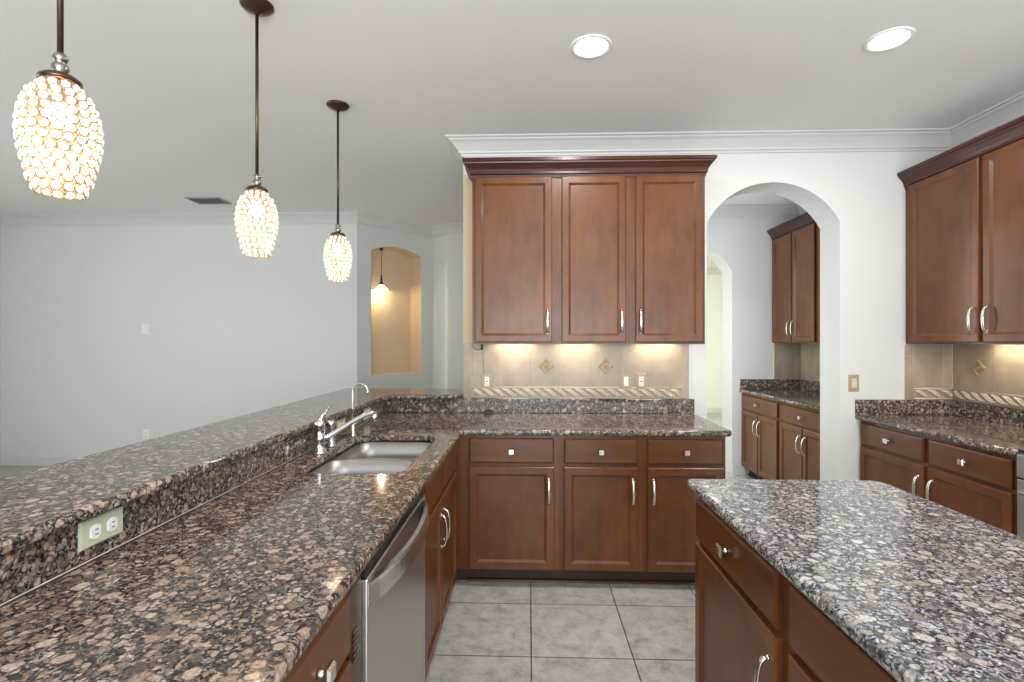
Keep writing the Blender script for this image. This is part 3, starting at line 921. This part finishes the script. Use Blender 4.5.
# ------------------------------------------------------------------ pendants
def pendant(label, loc):
    t = thing('pendant_light', label, 'pendant lamp', loc, 0, 'crystal pendants over the bar')
    MB().lathe([(.066, 0), (.066, -.006), (.060, -.012), (.048, -.020), (.030, -.028), (.012, -.032), (.008, -.040)], n=28).build('canopy', 'bronze', t)
    MB().lathe([(.0068, -.03), (.0068, -.73)], n=12).build('rod', 'bronze', t)
    MB().lathe([(.008, -.714), (.013, -.720), (.016, -.727), (.013, -.735), (.010, -.738), (.016, -.745), (.018, -.752), (.014, -.761), (.012, -.768)], n=20).build('finial', 'pewter', t)
    MB().lathe([(.012, -.766), (.034, -.772), (.043, -.780), (.043, -.786), (.038, -.789)], n=28).build('cap', 'bronze', t)
    cr, wr = MB(), MB()
    z0, z1, rows = -.802, -1.050, 12
    for i in range(rows):
        u = i / (rows - 1); z = z0 + (z1 - z0) * u
        r = .042 + .037 * math.sin(PI * min(1, (u ** .82) * .98 + .0)) ** .8 + (.004 if u > .9 else 0)
        n = max(10, round(2 * PI * r / .0250))
        for k in range(n):
            a = 2 * PI * (k + .5 * (i % 2)) / n + .11 * i
            rot = Matrix.Rotation(a, 3, 'Z')
            c = Vector((r * math.cos(a), r * math.sin(a), z))
            cr.sphere(c, .0104, 1, (.62, 1, 1.0), rot)
            ring = [rot @ Vector((-.002, .0118 * math.cos(q * PI / 4), .0116 * math.sin(q * PI / 4))) + c for q in range(9)]
            wr.tube(ring, .0016, 4, ref=tuple(rot @ Vector((1, 0, 0))))
    sh = wr.build('shade_frame', 'goldwire', t)
    co = cr.build('crystals', 'crystal', sh); co['kind'] = 'stuff'; co['label'] = 'glowing clear crystal beads'
    MB().lathe([(.012, -.785), (.012, -.82), (.010, -.825)], n=14).build('lamp_holder', 'pewter', t)
    MB().sphere((0, 0, -.865), .024, 2, (1, 1, 1.4)).build('bulb', 'bulb', t)
    d = bpy.data.lights.new('pendant_glow', 'POINT'); d.energy = 2.2; d.color = (1, .78, .58); d.shadow_soft_size = .05
    o = bpy.data.objects.new('pendant_glow', d); C.objects.link(o); o.parent = t; o.location = (0, 0, -.95)
    return t


pd = pendant('crystal egg pendant nearest the camera, its canopy above the frame', (-1.149, 1.203, H))
dup(pd, (-1.149, 2.101, H), .7, 'middle one of the three crystal pendants over the bar')
dup(pd, (-1.149, 3.008, H), 1.9, 'farthest and smallest looking of the three crystal pendants')

# ------------------------------------------------------------------ ceiling lamps and vent
def downlight(label, loc, power=12):
    t = thing('recessed_light', label, 'ceiling light', loc, 0)
    MB().lathe([(.100, 0), (.100, -.004), (.094, -.008), (.080, -.006), (.078, -.001)], n=40, cap1=False).build('trim_ring', 'white', t)
    MB().lathe([(.0785, -.0012), (.070, -.0045), (.03, -.006)], n=40).build('lens', 'lens', t)
    d = bpy.data.lights.new('downlight_lamp', 'AREA'); d.shape = 'DISK'; d.size = .15; d.energy = power; d.color = (1, .95, .88)
    o = bpy.data.objects.new('downlight_lamp', d); C.objects.link(o); o.parent = t; o.location = (0, 0, -.012)
    return t


downlight('round recessed ceiling light above the aisle, left of the two', (.299, 2.45, H))
downlight('round recessed ceiling light toward the right cabinets', (1.693, 2.44, H))

vt = thing('ceiling_vent', 'small grey rectangular air vent in the ceiling behind the pendants', 'vent', (-3.23, 5.0, H), 0)
mb = MB(); 
for b_ in ((-.17, .17, -.115, -.095), (-.17, .17, .095, .115), (-.17, -.15, -.095, .095), (.15, .17, -.095, .095)): mb.box(b_[0], b_[1], b_[2], b_[3], -.010, 0)
mb.build('frame', 'vent', vt)
MB().box(-.15, .15, -.095, .095, -.002, 0).build('backing', 'vent', vt)
mb = MB()
for k in range(9):
    y = -.085 + k * .021
    mb.rings([[(x, y, -.009), (x, y + .014, -.003), (x, y + .015, -.004), (x, y + .001, -.010)] for x in (-.15, .15)])
mb.build('slats', 'vent', vt)

# ------------------------------------------------------------------ little lamp hanging in the wall niche
c_, s_ = math.cos(a12), math.sin(a12)
def niche_pt(s, d): return (P1[0] + c_ * s - s_ * d, P1[1] + s_ * s + c_ * d)
nx, ny = niche_pt(.385, .112)
nl = thing('niche_lamp', 'small lamp on a thin cord hanging in the arched wall niche', 'pendant lamp', (nx, ny, 2.50), 0)
MB().lathe([(.022, .022), (.020, .004), (.006, -.004)], n=18).build('canopy', 'bronze', nl)
MB().tube([(0, 0, 0), (0, 0, -.31)], .0028, 8).build('cord', 'bronze', nl)
MB().lathe([(.004, -.29), (.010, -.305), (.006, -.325), (.014, -.345), (.008, -.365), (.020, -.385), (.024, -.40), (.020, -.41)], n=18).build('finial', 'bronze', nl)
MB().lathe([(.020, -.41), (.045, -.43), (.070, -.455), (.082, -.470), (.080, -.472), (.066, -.458), (.042, -.434), (.018, -.414)], n=28, cap0=False, cap1=False).build('shade', 'frost', nl)
MB().sphere((0, 0, -.445), .018, 2).build('bulb', 'bulb', nl)
d = bpy.data.lights.new('niche_glow', 'POINT'); d.energy = 3.6; d.color = (1, .76, .48); d.shadow_soft_size = .02
o = bpy.data.objects.new('niche_glow', d); C.objects.link(o); o.parent = nl; o.location = (0, 0, -.475)
